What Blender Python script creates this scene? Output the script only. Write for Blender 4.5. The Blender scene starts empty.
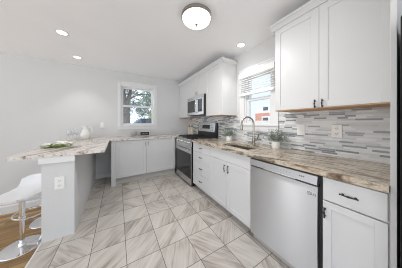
import bpy, bmesh, math, random
from mathutils import Vector, Matrix
random.seed(7)
C = bpy.context.scene.collection
R = math.radians

# ------------------------------------------------------------------ camera
cam_d = bpy.data.cameras.new('camera'); cam = bpy.data.objects.new('camera', cam_d); C.objects.link(cam)
F_PX = 138.55
cam_d.sensor_fit = 'HORIZONTAL'; cam_d.sensor_width = 36.0
cam_d.lens = F_PX / 402 * 36.0
cam_d.shift_y = -(134 - 122.5) / 402
bpy.context.scene.cycles.filter_width = 1.0
cam_d.clip_start = 0.02; cam_d.clip_end = 500
cam.location = (0, 0, 1.2455)
cam.rotation_euler = (R(90), 0, -0.5397)
bpy.context.scene.camera = cam

# ------------------------------------------------------------------ sky, exposure
vs = bpy.context.scene.view_settings
vs.view_transform = 'Standard'; vs.look = 'None'; vs.gamma = 1.0; vs.use_curve_mapping = False
vs.exposure = -0.08
world = bpy.data.worlds.new('sky'); bpy.context.scene.world = world; world.use_nodes = True
wn = world.node_tree; wn.nodes.clear()
w_out = wn.nodes.new('ShaderNodeOutputWorld'); w_bg = wn.nodes.new('ShaderNodeBackground')
w_tc = wn.nodes.new('ShaderNodeTexCoord'); w_sp = wn.nodes.new('ShaderNodeSeparateXYZ'); w_rp = wn.nodes.new('ShaderNodeValToRGB')
wn.links.new(w_tc.outputs['Generated'], w_sp.inputs[0]); wn.links.new(w_sp.outputs['Z'], w_rp.inputs[0])
# brightness added below the horizon to lift the ceiling, white sky above it, blue overhead; dimmed and bluer to the right and behind the camera, to balance the indoor light
w_mr = wn.nodes.new('ShaderNodeMapRange'); w_mr.inputs[1].default_value = -1; w_mr.inputs[2].default_value = 1
wn.links.new(w_sp.outputs['Z'], w_mr.inputs[0]); wn.links.new(w_mr.outputs[0], w_rp.inputs[0])
cr = w_rp.color_ramp; cr.elements.new(.5)
for e_, (p_, c_) in zip(cr.elements, ((.40, (.985, 1.0, 1.03)), (.52, (.65, .67, .71)), (.95, (.50, .60, .74)))): e_.position = p_; e_.color = (*c_, 1)
w_dot = wn.nodes.new('ShaderNodeVectorMath'); w_dot.operation = 'DOT_PRODUCT'; w_dot.inputs[1].default_value = (-.95, .28, .15)
wn.links.new(w_tc.outputs['Generated'], w_dot.inputs[0])
w_az = wn.nodes.new('ShaderNodeValToRGB'); wn.links.new(w_dot.outputs['Value'], w_az.inputs[0])
w_az.color_ramp.elements[0].position = 0.0; w_az.color_ramp.elements[0].color = (.64, .68, .71, 1)
w_az.color_ramp.elements[1].position = 0.35; w_az.color_ramp.elements[1].color = (1, 1, 1, 1)
w_mx = wn.nodes.new('ShaderNodeMix'); w_mx.data_type = 'RGBA'; w_mx.blend_type = 'MULTIPLY'; w_mx.inputs[0].default_value = 1.0
wn.links.new(w_rp.outputs[0], w_mx.inputs[6]); wn.links.new(w_az.outputs[0], w_mx.inputs[7])
wn.links.new(w_mx.outputs[2], w_bg.inputs[0]); wn.links.new(w_bg.outputs[0], w_out.inputs[0])
w_bg.inputs['Strength'].default_value = 2.6

sun_d = bpy.data.lights.new('sun', 'SUN'); sun_d.energy = 3.4; sun_d.angle = R(1.0); sun_d.color = (1, .97, .92)
sun = bpy.data.objects.new('sun', sun_d); C.objects.link(sun)
sun.rotation_euler = Vector((.75, .62, -2.9)).to_track_quat('-Z', 'Y').to_euler()
# ------------------------------------------------------------------ material helpers
class NT:
    def __init__(s, name):
        s.m = bpy.data.materials.new(name); s.m.use_nodes = True
        s.t = s.m.node_tree; s.t.nodes.clear()
        s.out = s.n('ShaderNodeOutputMaterial'); s.b = s.n('ShaderNodeBsdfPrincipled')
        s.l(s.b.outputs[0], s.out.inputs[0])
    def n(s, t, **k):
        x = s.t.nodes.new(t)
        for a, b in k.items(): setattr(x, a, b)
        return x
    def l(s, a, b): s.t.links.new(a, b)
    def inp(s, sock, v):
        if isinstance(v, (int, float)): sock.default_value = v
        elif isinstance(v, (tuple, list)): sock.default_value = v
        else: s.l(v, sock)
    def M(s, op, a, b=0.0, c=None):
        x = s.n('ShaderNodeMath', operation=op); s.inp(x.inputs[0], a); s.inp(x.inputs[1], b)
        if c is not None: s.inp(x.inputs[2], c)
        return x.outputs[0]
    def V(s, op, a, b=(0, 0, 0)):
        x = s.n('ShaderNodeVectorMath', operation=op); s.inp(x.inputs[0], a); s.inp(x.inputs[1], b)
        return x.outputs[0]
    def xyz(s, a, b, c):
        x = s.n('ShaderNodeCombineXYZ')
        for i, v in enumerate((a, b, c)): s.inp(x.inputs[i], v)
        return x.outputs[0]
    def sep(s, v):
        x = s.n('ShaderNodeSeparateXYZ'); s.l(v, x.inputs[0]); return x.outputs
    def geo(s): return s.n('ShaderNodeTexCoord').outputs['Object']
    def noise(s, vec, scale, detail=4.0, rough=0.55, dist=0.0):
        x = s.n('ShaderNodeTexNoise'); s.l(vec, x.inputs['Vector'])
        x.inputs['Scale'].default_value = scale; x.inputs['Detail'].default_value = detail
        x.inputs['Roughness'].default_value = rough; x.inputs['Distortion'].default_value = dist
        return x.outputs['Fac']
    def white(s, vec):
        x = s.n('ShaderNodeTexWhiteNoise', noise_dimensions='3D'); s.l(vec, x.inputs['Vector'])
        return x.outputs
    def ramp(s, f, stops, interp='LINEAR'):
        x = s.n('ShaderNodeValToRGB'); s.l(f, x.inputs[0]); r = x.color_ramp; r.interpolation = interp
        while len(r.elements) < len(stops): r.elements.new(0.5)
        for e, (p, c) in zip(r.elements, stops):
            e.position = p; e.color = (c[0], c[1], c[2], 1)
        return x.outputs[0]
    def mix(s, f, a, b, blend='MIX'):
        x = s.n('ShaderNodeMix', data_type='RGBA', blend_type=blend)
        s.inp(x.inputs[0], f); s.inp(x.inputs[6], a); s.inp(x.inputs[7], b)
        return x.outputs[2]
    def bump(s, h, strength=0.2, dist=0.002):
        x = s.n('ShaderNodeBump'); s.l(h, x.inputs['Height'])
        x.inputs['Strength'].default_value = strength; x.inputs['Distance'].default_value = dist
        s.l(x.outputs[0], s.b.inputs['Normal'])

def c4(c): return (c[0], c[1], c[2], 1.0)
def srgb(r, g, b):
    f = lambda v: (v / 255 / 12.92) if v <= 10 else ((v / 255 + 0.055) / 1.055) ** 2.4
    return (f(r), f(g), f(b))

def simple(name, col, rough=0.5, metal=0.0, var=0.03, scale=6.0, spec=0.5, trans=0.0, ior=1.45):
    k = NT(name)
    n = k.noise(k.geo(), scale, 3)
    lo = tuple(max(0, v * (1 - var)) for v in col); hi = tuple(min(1, v * (1 + var)) for v in col)
    k.l(k.ramp(n, [(0.3, lo), (0.7, hi)]), k.b.inputs['Base Color'])
    k.b.inputs['Roughness'].default_value = rough; k.b.inputs['Metallic'].default_value = metal
    k.b.inputs['Specular IOR Level'].default_value = spec
    if trans: k.b.inputs['Transmission Weight'].default_value = trans; k.b.inputs['IOR'].default_value = ior
    return k.m

def brushed(name, col, rough, axis_scale, aniso=0.0):
    k = NT(name)
    v = k.V('MULTIPLY', k.geo(), axis_scale)
    n = k.noise(v, 1.0, 3)
    k.l(k.ramp(n, [(0.3, tuple(x * 0.98 for x in col)), (0.7, tuple(min(1, x * 1.02) for x in col))]), k.b.inputs['Base Color'])
    k.b.inputs['Metallic'].default_value = 1.0
    if aniso:
        k.b.inputs['Anisotropic'].default_value = aniso; k.l(k.xyz(0.0, 0.0, 1.0), k.b.inputs['Tangent'])
    k.l(k.M('MULTIPLY_ADD', n, 0.04, rough - 0.02), k.b.inputs['Roughness'])
    return k.m

def emit(name, col, strength):
    k = NT(name)
    k.b.inputs['Base Color'].default_value = c4((0.9, 0.9, 0.9))
    k.b.inputs['Emission Color'].default_value = c4(col); k.b.inputs['Emission Strength'].default_value = strength
    return k.m

def mat_tile():
    k = NT('marble_floor_tile'); g = k.sep(k.geo())
    PX, PY = 0.289, 0.2925
    u = k.M('DIVIDE', k.M('SUBTRACT', g[0], 0.067), PX); v = k.M('DIVIDE', k.M('SUBTRACT', g[1], 1.08), PY)
    iu, iv = k.M('FLOOR', u), k.M('FLOOR', v)
    fu, fv = k.M('SUBTRACT', u, iu), k.M('SUBTRACT', v, iv)
    du = k.M('MULTIPLY', k.M('MINIMUM', fu, k.M('SUBTRACT', 1.0, fu)), PX)
    dv = k.M('MULTIPLY', k.M('MINIMUM', fv, k.M('SUBTRACT', 1.0, fv)), PY)
    grout = k.M('LESS_THAN', k.M('MINIMUM', du, dv), 0.0028)
    wn_ = k.white(k.xyz(iu, iv, 3.3))
    rnd = wn_['Value']; rc = k.sep(wn_['Color'])
    ang = k.M('MULTIPLY_ADD', k.M('GREATER_THAN', rnd, 0.72), 1.25, k.M('MULTIPLY_ADD', rc[1], 0.5, 0.62))
    rot = k.n('ShaderNodeVectorRotate', rotation_type='Z_AXIS'); k.l(k.geo(), rot.inputs['Vector']); k.l(k.M('MULTIPLY', ang, -1.0), rot.inputs['Angle'])
    q = k.V('ADD', k.V('MULTIPLY', rot.outputs[0], (2.2, 17.0, 1.0)), k.V('MULTIPLY', wn_['Color'], (37.0, 37.0, 37.0)))
    n1 = k.noise(q, 1.0, 6, 0.65, 1.3)
    n2 = k.noise(k.V('MULTIPLY', q, (1.0, 2.6, 1.0)), 1.0, 3, 0.5, 0.3)
    n3 = k.noise(k.V('MULTIPLY', q, (1.0, 0.35, 1.0)), 1.0, 2, 0.5, 0.3)
    s = k.M('ADD', k.M('MULTIPLY', n2, 0.2), k.M('ADD', k.M('MULTIPLY', n1, 0.4), k.M('MULTIPLY', n3, 0.4)))
    s = k.M('ADD', s, k.M('MULTIPLY_ADD', rc[2], 0.07, -0.035))
    col = k.ramp(s, [(0.34, srgb(136, 126, 117)), (0.42, srgb(170, 161, 152)), (0.50, srgb(197, 189, 181)), (0.62, srgb(209, 203, 196))])
    col = k.mix(grout, col, c4(srgb(112, 106, 100)))
    k.l(col, k.b.inputs['Base Color'])
    k.l(k.M('MULTIPLY_ADD', grout, 0.4, 0.28), k.b.inputs['Roughness'])
    k.b.inputs['Specular IOR Level'].default_value = 0.4
    k.bump(k.M('SUBTRACT', 1.0, grout), 0.4, 0.002)
    return k.m

def mat_mosaic():
    k = NT('linear_glass_mosaic'); g = k.sep(k.geo())
    H = 0.0178
    w = k.M('DIVIDE', g[2], H); row = k.M('FLOOR', w); fz = k.M('SUBTRACT', w, row)
    rr = k.white(k.xyz(row, 5.7, 1.1))
    rs = k.sep(rr['Color'])
    ln = k.M('MULTIPLY_ADD', rs[0], 0.14, 0.18)
    y = k.M('DIVIDE', k.M('ADD', k.M('ADD', g[1], k.M('MULTIPLY', rs[1], 3.0)), 9.0), ln)
    # alternate long and short strips inside each row
    iy = k.M('FLOOR', y); fy = k.M('SUBTRACT', y, iy)
    cut = k.M('MULTIPLY_ADD', k.white(k.xyz(iy, row, 8.8))['Value'], 0.4, 0.3)
    half = k.M('GREATER_THAN', fy, cut)
    dy = k.M('MINIMUM', k.M('MINIMUM', fy, k.M('SUBTRACT', 1.0, fy)), k.M('ABSOLUTE', k.M('SUBTRACT', fy, cut)))
    dy = k.M('MULTIPLY', dy, ln)
    dz = k.M('MULTIPLY', k.M('MINIMUM', fz, k.M('SUBTRACT', 1.0, fz)), H)
    gr = k.M('LESS_THAN', k.M('MINIMUM', dy, dz), 0.0011)
    wv = k.white(k.xyz(k.M('MULTIPLY_ADD', half, 0.5, iy), row, 2.2)); val = wv['Value']
    col = k.ramp(val, [(0.0, srgb(128, 132, 136)), (0.12, srgb(152, 156, 159)), (0.23, srgb(208, 209, 209)), (0.50, srgb(226, 226, 225)), (0.78, srgb(192, 195, 196)), (0.92, srgb(210, 210, 208))], 'CONSTANT')
    n = k.noise(k.V('MULTIPLY', k.geo(), (1, 9, 40)), 1.0, 4, 0.6, 0.4)
    col = k.mix(0.35, col, k.ramp(n, [(0.35, (0.4, 0.4, 0.4)), (0.65, (0.66, 0.66, 0.66))]), 'OVERLAY')
    col = k.mix(gr, col, c4(srgb(214, 214, 211)))
    k.l(col, k.b.inputs['Base Color'])
    k.l(k.ramp(val, [(0.0, (0.08,) * 3), (0.26, (0.35,) * 3), (0.5, (0.3,) * 3), (0.74, (0.1,) * 3)], 'CONSTANT'), k.b.inputs['Roughness'])
    k.bump(k.M('SUBTRACT', 1.0, gr), 0.5, 0.0015)
    return k.m

def mat_granite(name, pale):
    k = NT(name); g = k.geo()
    rot = k.n('ShaderNodeVectorRotate', rotation_type='Z_AXIS'); k.l(g, rot.inputs['Vector']); rot.inputs['Angle'].default_value = R(-14 if not pale else 30)
    v = k.V('MULTIPLY', rot.outputs[0], (9.5, 1.5, 9.0))
    n1 = k.noise(v, 1.0, 6, 0.62, 1.2)
    n2 = k.noise(g, 42.0, 3, 0.6)
    n3 = k.noise(k.V('MULTIPLY', rot.outputs[0], (22.0, 3.6, 20.0)), 1.0, 5, 0.7, 0.8)
    s = k.M('ADD', k.M('MULTIPLY', n1, 0.83), k.M('MULTIPLY', n2, 0.17))
    if pale:
        stops = [(0.32, srgb(84, 76, 70)), (0.39, srgb(160, 146, 136)), (0.44, srgb(216, 204, 195)), (0.54, srgb(228, 220, 213)), (0.59, srgb(190, 178, 166)), (0.66, srgb(122, 116, 100))]
    else:
        stops = [(0.35, srgb(82, 66, 54)), (0.41, srgb(142, 122, 102)), (0.46, srgb(186, 171, 150)), (0.51, srgb(206, 195, 178)), (0.55, srgb(158, 148, 132)), (0.60, srgb(118, 108, 94)), (0.66, srgb(92, 78, 66))]
    col = k.ramp(s, stops)
    dark = k.ramp(n3, [(0.57, (0, 0, 0)), (0.64, (1, 1, 1))])
    col = k.mix(k.M('MULTIPLY', dark, 0.75), col, c4(srgb(104, 90, 76) if not pale else srgb(112, 104, 92)))
    spk = k.ramp(k.noise(g, 110.0, 2, 0.5), [(0.66, (0, 0, 0)), (0.72, (1, 1, 1))])
    col = k.mix(k.M('MULTIPLY', spk, 0.4), col, c4(srgb(70, 62, 58)))
    k.l(col, k.b.inputs['Base Color']); k.b.inputs['Roughness'].default_value = 0.16
    return k.m

def mat_wood():
    k = NT('oak_plank_floor'); g = k.sep(k.geo())
    row = k.M('FLOOR', k.M('DIVIDE', g[1], 0.085)); f = k.M('FRACT', k.M('DIVIDE', g[1], 0.085))
    rn = k.white(k.xyz(row, 1.5, 4.4)); 
    ix = k.M('FLOOR', k.M('DIVIDE', k.M('ADD', g[0], k.M('MULTIPLY', rn['Value'], 2.0)), 0.8))
    r2 = k.white(k.xyz(row, ix, 9.0))['Value']
    n = k.noise(k.V('MULTIPLY', k.geo(), (3.0, 45.0, 1.0)), 1.0, 4, 0.6, 0.5)
    s = k.M('ADD', k.M('MULTIPLY', n, 0.6), k.M('MULTIPLY', r2, 0.4))
    col = k.ramp(s, [(0.25, srgb(124, 92, 52)), (0.5, srgb(166, 130, 80)), (0.75, srgb(196, 162, 108))])
    gap = k.M('LESS_THAN', f, 0.05)
    col = k.mix(gap, col, c4(srgb(80, 54, 30)))
    k.l(col, k.b.inputs['Base Color']); k.b.inputs['Roughness'].default_value = 0.35
    return k.m

def mat_glass(name, tint=(1, 1, 1), refl=0.06):
    k = NT(name); k.t.nodes.remove(k.b)
    tr = k.n('ShaderNodeBsdfTransparent'); tr.inputs[0].default_value = c4(tint)
    gl = k.n('ShaderNodeBsdfGlossy'); gl.inputs['Roughness'].default_value = 0.02
    mx = k.n('ShaderNodeMixShader'); mx.inputs[0].default_value = refl
    k.l(tr.outputs[0], mx.inputs[1]); k.l(gl.outputs[0], mx.inputs[2]); k.l(mx.outputs[0], k.out.inputs[0])
    return k.m

def mat_brick():
    k = NT('red_brick'); b = k.n('ShaderNodeTexBrick')
    v = k.sep(k.geo()); k.l(k.xyz(k.M('ADD', v[1], v[0]), v[2], 0.0), b.inputs['Vector'])
    b.inputs['Color1'].default_value = c4(srgb(190, 122, 100)); b.inputs['Color2'].default_value = c4(srgb(206, 142, 120)); b.inputs['Mortar'].default_value = c4(srgb(206, 170, 150))
    b.inputs['Scale'].default_value = 4.0
    k.l(b.outputs['Color'], k.b.inputs['Base Color']); k.b.inputs['Roughness'].default_value = 0.9
    return k.m

def mat_leaf(name, a, b):
    k = NT(name); n = k.noise(k.geo(), 3.0, 3)
    k.l(k.ramp(n, [(0.3, a), (0.7, b)]), k.b.inputs['Base Color']); k.b.inputs['Roughness'].default_value = 0.6
    k.b.inputs['Subsurface Weight'].default_value = 0.0
    return k.m

MT = dict(
    wall=simple('grey_wall_paint', srgb(217, 217, 216), 0.8, 0, 0.01, 2, 0.3),
    ceil=simple('white_ceiling_paint', srgb(246, 246, 247), 0.85, 0, 0.01, 2, 0.3),
    white=simple('white_cabinet_paint', srgb(212, 212, 211), 0.38, 0, 0.01, 3),
    trim=simple('white_trim_paint', srgb(230, 230, 229), 0.4, 0, 0.01, 3),
    plate=simple('white_plastic', srgb(240, 239, 235), 0.35, 0, 0.01, 3),
    slot=simple('dark_slot', srgb(70, 68, 66), 0.6),
    birch=simple('birch_ply', srgb(190, 150, 108), 0.6, 0, 0.12, 20),
    kick=simple('toe_kick_paint', srgb(190, 187, 182), 0.6, 0, 0.02),
    tile=mat_tile(), mosaic=mat_mosaic(), granite=mat_granite('tan_granite', False), granite2=mat_granite('pale_granite', True), wood=mat_wood(),
    steel=brushed('stainless_steel', (0.62, 0.62, 0.61), 0.26, (2, 2, 160)),
    steelv=brushed('stainless_door', (0.64, 0.655, 0.67), 0.36, (3, 3, 260), 1.0),
    steelp=brushed('stainless_strip', (0.46, 0.46, 0.46), 0.35, (2, 2, 160)),
    sink=brushed('sink_steel', (0.55, 0.51, 0.46), 0.32, (60, 4, 60)),
    nickel=brushed('brushed_nickel', (0.40, 0.37, 0.33), 0.25, (40, 40, 200)),
    chrome=simple('chrome', (0.85, 0.86, 0.88), 0.07, 1.0, 0.01),
    bronze=simple('dark_bronze', srgb(58, 52, 48), 0.38, 0.7, 0.1, 30),
    black=simple('black_enamel', (0.014, 0.014, 0.015), 0.32, 0, 0.1),
    iron=simple('cast_iron', (0.018, 0.018, 0.019), 0.6, 0, 0.2, 40),
    bglass=simple('black_glass', (0.012, 0.012, 0.013), 0.06, 0, 0.05),
    gglass=simple('smoked_glass', (0.06, 0.06, 0.06), 0.12, 0, 0.05),
    fridge=simple('black_appliance', (0.006, 0.006, 0.006), 0.45, 0, 0.05, 6, 0.2),
    pane=mat_glass('window_glass', (0.97, 0.985, 1.0), 0.06),
    goblet=mat_glass('goblet_glass', (0.97, 0.975, 0.975), 0.14),
    ceramic=simple('white_ceramic', srgb(240, 239, 234), 0.2, 0, 0.01),
    cream=simple('cream_ceramic', srgb(226, 217, 198), 0.3, 0, 0.03),
    gold=simple('golden_wood', srgb(176, 128, 66), 0.5, 0, 0.15, 40),
    sage=mat_leaf('sage_leaf', srgb(108, 122, 108), srgb(172, 180, 166)),
    green=mat_leaf('bright_leaf', srgb(86, 118, 40), srgb(140, 168, 76)),
    petal=simple('white_petal', srgb(244, 243, 232), 0.6, 0, 0.03),
    stool=simple('white_stool_shell', srgb(238, 238, 238), 0.3, 0, 0.01),
    foot=simple('grey_leather', srgb(60, 58, 60), 0.5),
    shell=simple('grey_shell', srgb(176, 172, 166), 0.5, 0, 0.2, 30),
    signb=simple('black_sign_paint', srgb(36, 36, 38), 0.5),
    blind=simple('white_blind', srgb(242, 242, 240), 0.5, 0, 0.01),
    lamp=emit('lamp_diffuser', (1.0, 0.985, 0.975), 1.7),
    can=emit('recessed_lens', (1.0, 0.985, 0.96), 6.0),
    grey=simple('print_grey', srgb(96, 96, 98), 0.5),
    label=simple('label_silver', srgb(205, 205, 205), 0.4, 0, 0.01),
    bark=simple('tree_bark', srgb(92, 84, 78), 0.9, 0, 0.3, 8),
    leafg=mat_leaf('tree_leaf', srgb(92, 112, 96), srgb(170, 184, 168)),
    leafy=mat_leaf('yellow_leaf', srgb(118, 130, 52), srgb(186, 190, 96)),
    leafd=mat_leaf('hedge_leaf', srgb(60, 78, 62), srgb(110, 124, 104)),
    concrete=simple('pale_concrete', srgb(205, 202, 196), 0.85, 0, 0.05, 3),
    lawn=mat_leaf('lawn', srgb(96, 116, 62), srgb(140, 150, 96)),
    brick=mat_brick(), siding=simple('white_siding', srgb(240, 240, 238), 0.7, 0, 0.02),
    roof=simple('roof_shingle', srgb(110, 108, 108), 0.9, 0, 0.2, 12),
    car=simple('car_paint', srgb(74, 96, 122), 0.25, 0.3), tyre=simple('tyre_rubber', srgb(30, 30, 32), 0.8),
    carg=simple('car_glass', srgb(70, 78, 86), 0.08),
)

# ------------------------------------------------------------------ mesh helpers
class MB:
    def __init__(s): s.bm = bmesh.new()
    def box(s, x0, x1, y0, y1, z0, z1, bev=0.0, seg=2):
        x0, x1 = sorted((x0, x1)); y0, y1 = sorted((y0, y1)); z0, z1 = sorted((z0, z1))
        r = bmesh.ops.create_cube(s.bm, size=1.0)
        vs_ = r['verts']
        for v in vs_:
            v.co = Vector(((x0 + x1) / 2 + v.co.x * (x1 - x0), (y0 + y1) / 2 + v.co.y * (y1 - y0), (z0 + z1) / 2 + v.co.z * (z1 - z0)))
        if bev > 0:
            es = list({e for v in vs_ for e in v.link_edges})
            bmesh.ops.bevel(s.bm, geom=es, offset=bev, segments=seg, affect='EDGES', profile=0.5)
        return s
    def ring(s, c, ax, ay, r, n): return [s.bm.verts.new(c + ax * (r * math.cos(2 * math.pi * i / n)) + ay * (r * math.sin(2 * math.pi * i / n))) for i in range(n)]
    def tube(s, pts, rad, n=10, cap=True, closed=False):
        pts = [Vector(p) for p in pts]; m = len(pts)
        rads = rad if isinstance(rad, (list, tuple)) else [rad] * m
        up = Vector((0.13, 0.27, 0.95)).normalized(); rings = []
        ax = None
        for i, p in enumerate(pts):
            if closed: d = (pts[(i + 1) % m] - pts[i - 1])
            else: d = (pts[min(i + 1, m - 1)] - pts[max(i - 1, 0)])
            d.normalize()
            if ax is None:
                ax = d.cross(up)
                if ax.length < 1e-3: ax = d.cross(Vector((1, 0, 0)))
            ax = (ax - d * ax.dot(d)).normalized(); ay = d.cross(ax)
            rings.append(s.ring(p, ax, ay, rads[i], n))
        k = m if closed else m - 1
        for i in range(k):
            a, b = rings[i], rings[(i + 1) % m]
            for j in range(n): s.bm.faces.new((a[j], a[(j + 1) % n], b[(j + 1) % n], b[j]))
        if cap and not closed:
            s.bm.faces.new(rings[0][::-1]); s.bm.faces.new(rings[-1])
        return s
    def lathe(s, prof, c=(0, 0, 0), n=24, axis='Z'):
        c = Vector(c); ax = {'Z': (Vector((1, 0, 0)), Vector((0, 1, 0)), Vector((0, 0, 1))), 'X': (Vector((0, 1, 0)), Vector((0, 0, 1)), Vector((1, 0, 0))), 'Y': (Vector((0, 0, 1)), Vector((1, 0, 0)), Vector((0, 1, 0)))}[axis]
        rings = []
        for r, h in prof:
            if r < 1e-6: rings.append([s.bm.verts.new(c + ax[2] * h)])
            else: rings.append(s.ring(c + ax[2] * h, ax[0], ax[1], r, n))
        for a, b in zip(rings, rings[1:]):
            for j in range(n):
                q = [a[j % len(a)], a[(j + 1) % len(a)], b[(j + 1) % len(b)], b[j % len(b)]]
                u = []
                for v in q:
                    if v not in u: u.append(v)
                if len(u) >= 3: s.bm.faces.new(u)
        return s
    def prism(s, pts, a, b, axis='Y'):
        def P(p, t): return {'Y': (p[0], t, p[1]), 'X': (t, p[0], p[1]), 'Z': (p[0], p[1], t)}[axis]
        A = [s.bm.verts.new(P(p, a)) for p in pts]; B = [s.bm.verts.new(P(p, b)) for p in pts]; n = len(pts)
        s.bm.faces.new(A[::-1]); s.bm.faces.new(B)
        for i in range(n): s.bm.faces.new((A[i], A[(i + 1) % n], B[(i + 1) % n], B[i]))
        return s
    def slab(s, xs, ys, z0, z1, skip=()):
        nx, ny = len(xs) - 1, len(ys) - 1; V = {}
        def v(i, j, t):
            if (i, j, t) not in V: V[i, j, t] = s.bm.verts.new((xs[i], ys[j], z1 if t else z0))
            return V[i, j, t]
        on = lambda i, j: 0 <= i < nx and 0 <= j < ny and (i, j) not in skip
        for i in range(nx):
            for j in range(ny):
                if not on(i, j): continue
                s.bm.faces.new((v(i, j, 1), v(i + 1, j, 1), v(i + 1, j + 1, 1), v(i, j + 1, 1)))
                s.bm.faces.new((v(i, j, 0), v(i, j + 1, 0), v(i + 1, j + 1, 0), v(i + 1, j, 0)))
                if not on(i - 1, j): s.bm.faces.new((v(i, j, 0), v(i, j, 1), v(i, j + 1, 1), v(i, j + 1, 0)))
                if not on(i + 1, j): s.bm.faces.new((v(i + 1, j, 0), v(i + 1, j + 1, 0), v(i + 1, j + 1, 1), v(i + 1, j, 1)))
                if not on(i, j - 1): s.bm.faces.new((v(i, j, 0), v(i + 1, j, 0), v(i + 1, j, 1), v(i, j, 1)))
                if not on(i, j + 1): s.bm.faces.new((v(i, j + 1, 0), v(i, j + 1, 1), v(i + 1, j + 1, 1), v(i + 1, j + 1, 0)))
        return s
    def leaf(s, p, d, up, L, W):
        d = d.normalized(); sd = d.cross(up)
        if sd.length < 1e-3: sd = d.cross(Vector((1, 0, 0)))
        sd.normalize(); nn = sd.cross(d)
        a = s.bm.verts.new(p); m = p + d * (L * .5) + nn * (L * .06); t = s.bm.verts.new(p + d * L - nn * (L * .08))
        b = s.bm.verts.new(m + sd * (W / 2)); c = s.bm.verts.new(m - sd * (W / 2)); e = s.bm.verts.new(m + nn * (W * .12))
        s.bm.faces.new((a, b, e)); s.bm.faces.new((b, t, e)); s.bm.faces.new((t, c, e)); s.bm.faces.new((c, a, e))
        return s
    def blob(s, c, r, sub=1, jit=0.1):
        q = bmesh.ops.create_icosphere(s.bm, subdivisions=sub, radius=1.0)
        r = r if isinstance(r, tuple) else (r, r, r)
        for v in q['verts']:
            k = 1 + random.uniform(-jit, jit)
            v.co = Vector((c[0] + v.co.x * r[0] * k, c[1] + v.co.y * r[1] * k, c[2] + v.co.z * r[2] * k))
        return s
    def build(s, name, mat, parent=None, smooth=False, angle=40, solid=None):
        bmesh.ops.recalc_face_normals(s.bm, faces=s.bm.faces[:])
        me = bpy.data.meshes.new(name)
        if parent is not None: bmesh.ops.translate(s.bm, verts=s.bm.verts[:], vec=-world_loc(parent))
        s.bm.to_mesh(me); s.bm.free()
        me.materials.append(mat if not isinstance(mat, str) else MT[mat])
        if smooth:
            for p in me.polygons: p.use_smooth = True
            try: me.set_sharp_from_angle(angle=R(angle))
            except Exception: pass
        o = bpy.data.objects.new(name, me); C.objects.link(o)
        if parent is not None: o.parent = parent
        return o

def world_loc(o):
    v = Vector((0, 0, 0))
    while o is not None: v += o.location; o = o.parent
    return v
def tag(o, label=None, cat=None, group=None, kind=None):
    if label: o['label'] = label
    if cat: o['category'] = cat
    if group: o['group'] = group
    if kind: o['kind'] = kind
    return o
def thing(name, loc, label, cat, group=None):
    o = bpy.data.objects.new(name, None); C.objects.link(o); o.location = loc; o.empty_display_size = 0.1
    return tag(o, label, cat, group)
def struct(name, mb, mat, parent=None, label=None, smooth=False):
    o = mb.build(name, mat, parent, smooth)
    if parent is None: o['kind'] = 'structure'; o['category'] = name.split('_')[0]
    if label: o['label'] = label
    return o
def dup(root, loc, label=None, rz=None):
    r = root.copy(); C.objects.link(r); r.location = loc
    if rz is not None: r.rotation_euler.z = rz
    if label: r['label'] = label
    for ch in list(root.children):
        c = ch.copy(); C.objects.link(c); c.parent = r
        for g in list(ch.children):
            d = g.copy(); C.objects.link(d); d.parent = c
    return r

# ------------------------------------------------------------------ key dimensions (metres)
ZC = 2.451; XW = 1.863; YB = 3.812; ZL = -0.34          # ceiling, right wall, back wall, lower floor beside the half wall
XF = 1.225; UF = 1.533                                   # base cabinet faces, upper cabinet faces
PWX0, PWX1, PWY = -0.676, -0.420, 2.065                  # half wall carrying the peninsula top
WT = 0.14

# ------------------------------------------------------------------ setting
def wall_holes(axis, at, th, u0, u1, z0, z1, holes):
    mb = MB()
    us = sorted({u0, u1, *[h[0] for h in holes], *[h[1] for h in holes]}); zs = sorted({z0, z1, *[h[2] for h in holes], *[h[3] for h in holes]})
    skip = [(i, j) for i in range(len(us) - 1) for j in range(len(zs) - 1) for h in holes if us[i] >= h[0] - 1e-6 and us[i + 1] <= h[1] + 1e-6 and zs[j] >= h[2] - 1e-6 and zs[j + 1] <= h[3] + 1e-6]
    mb.slab(us, zs, 0, th, skip)
    for v in mb.bm.verts:
        u, z, t = v.co
        v.co = Vector((u, at + t, z)) if axis == 'Y' else Vector((at + t, u, z))
    return mb
BW = (0.055, 0.830, 1.165, 2.135)      # back window opening x0 x1 z0 z1
RW = (1.165, 1.650, 1.215, 2.030)      # side window opening y0 y1 z0 z1
struct('wall_back', wall_holes('Y', YB, WT, -4.5, XW + WT, ZL, ZC, [BW]), 'wall', label='grey painted wall behind the back counter')
struct('wall_right', wall_holes('X', XW, WT, -1.6, YB, 0, ZC, [RW]), 'wall', label='white painted wall with the sink window')
struct('ceiling', MB().box(-4.5, XW + WT, -1.6, YB + WT, ZC, ZC + 0.12), 'ceil', label='smooth white ceiling')
struct('floor', MB().box(PWX0, XW + WT, -1.6, YB, -0.10, 0.0), 'tile', label='marble look tile floor in a square grid')
struct('floor_lower', MB().box(-4.5, PWX0, -1.6, YB, ZL - 0.1, ZL), 'wood', label='oak plank floor beyond the half wall')
struct('trim_1', MB().box(PWX0 - 0.012, PWX0, -1.6, YB, ZL, 0.0), 'trim', label='white riser between tile and oak floor')
struct('baseboard_back', MB().prism([(YB, ZL), (YB - 0.016, ZL), (YB - 0.016, ZL + 0.12), (YB - 0.006, ZL + 0.14), (YB, ZL + 0.14)], -4.5, PWX0 - 0.012, 'X'), 'trim', label='white baseboard along the lower grey wall')
hw = struct('wall_peninsula', MB().box(PWX0, PWX1, PWY, YB, 0, 0.884), 'wall', label='grey half wall carrying the peninsula countertop')
tr = MB().box(PWX0 - 0.02, PWX1 + 0.006, PWY - 0.018, PWY + 0.006, 0.815, 0.884, 0.004)
struct('trim_band', tr, 'trim', hw)
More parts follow.
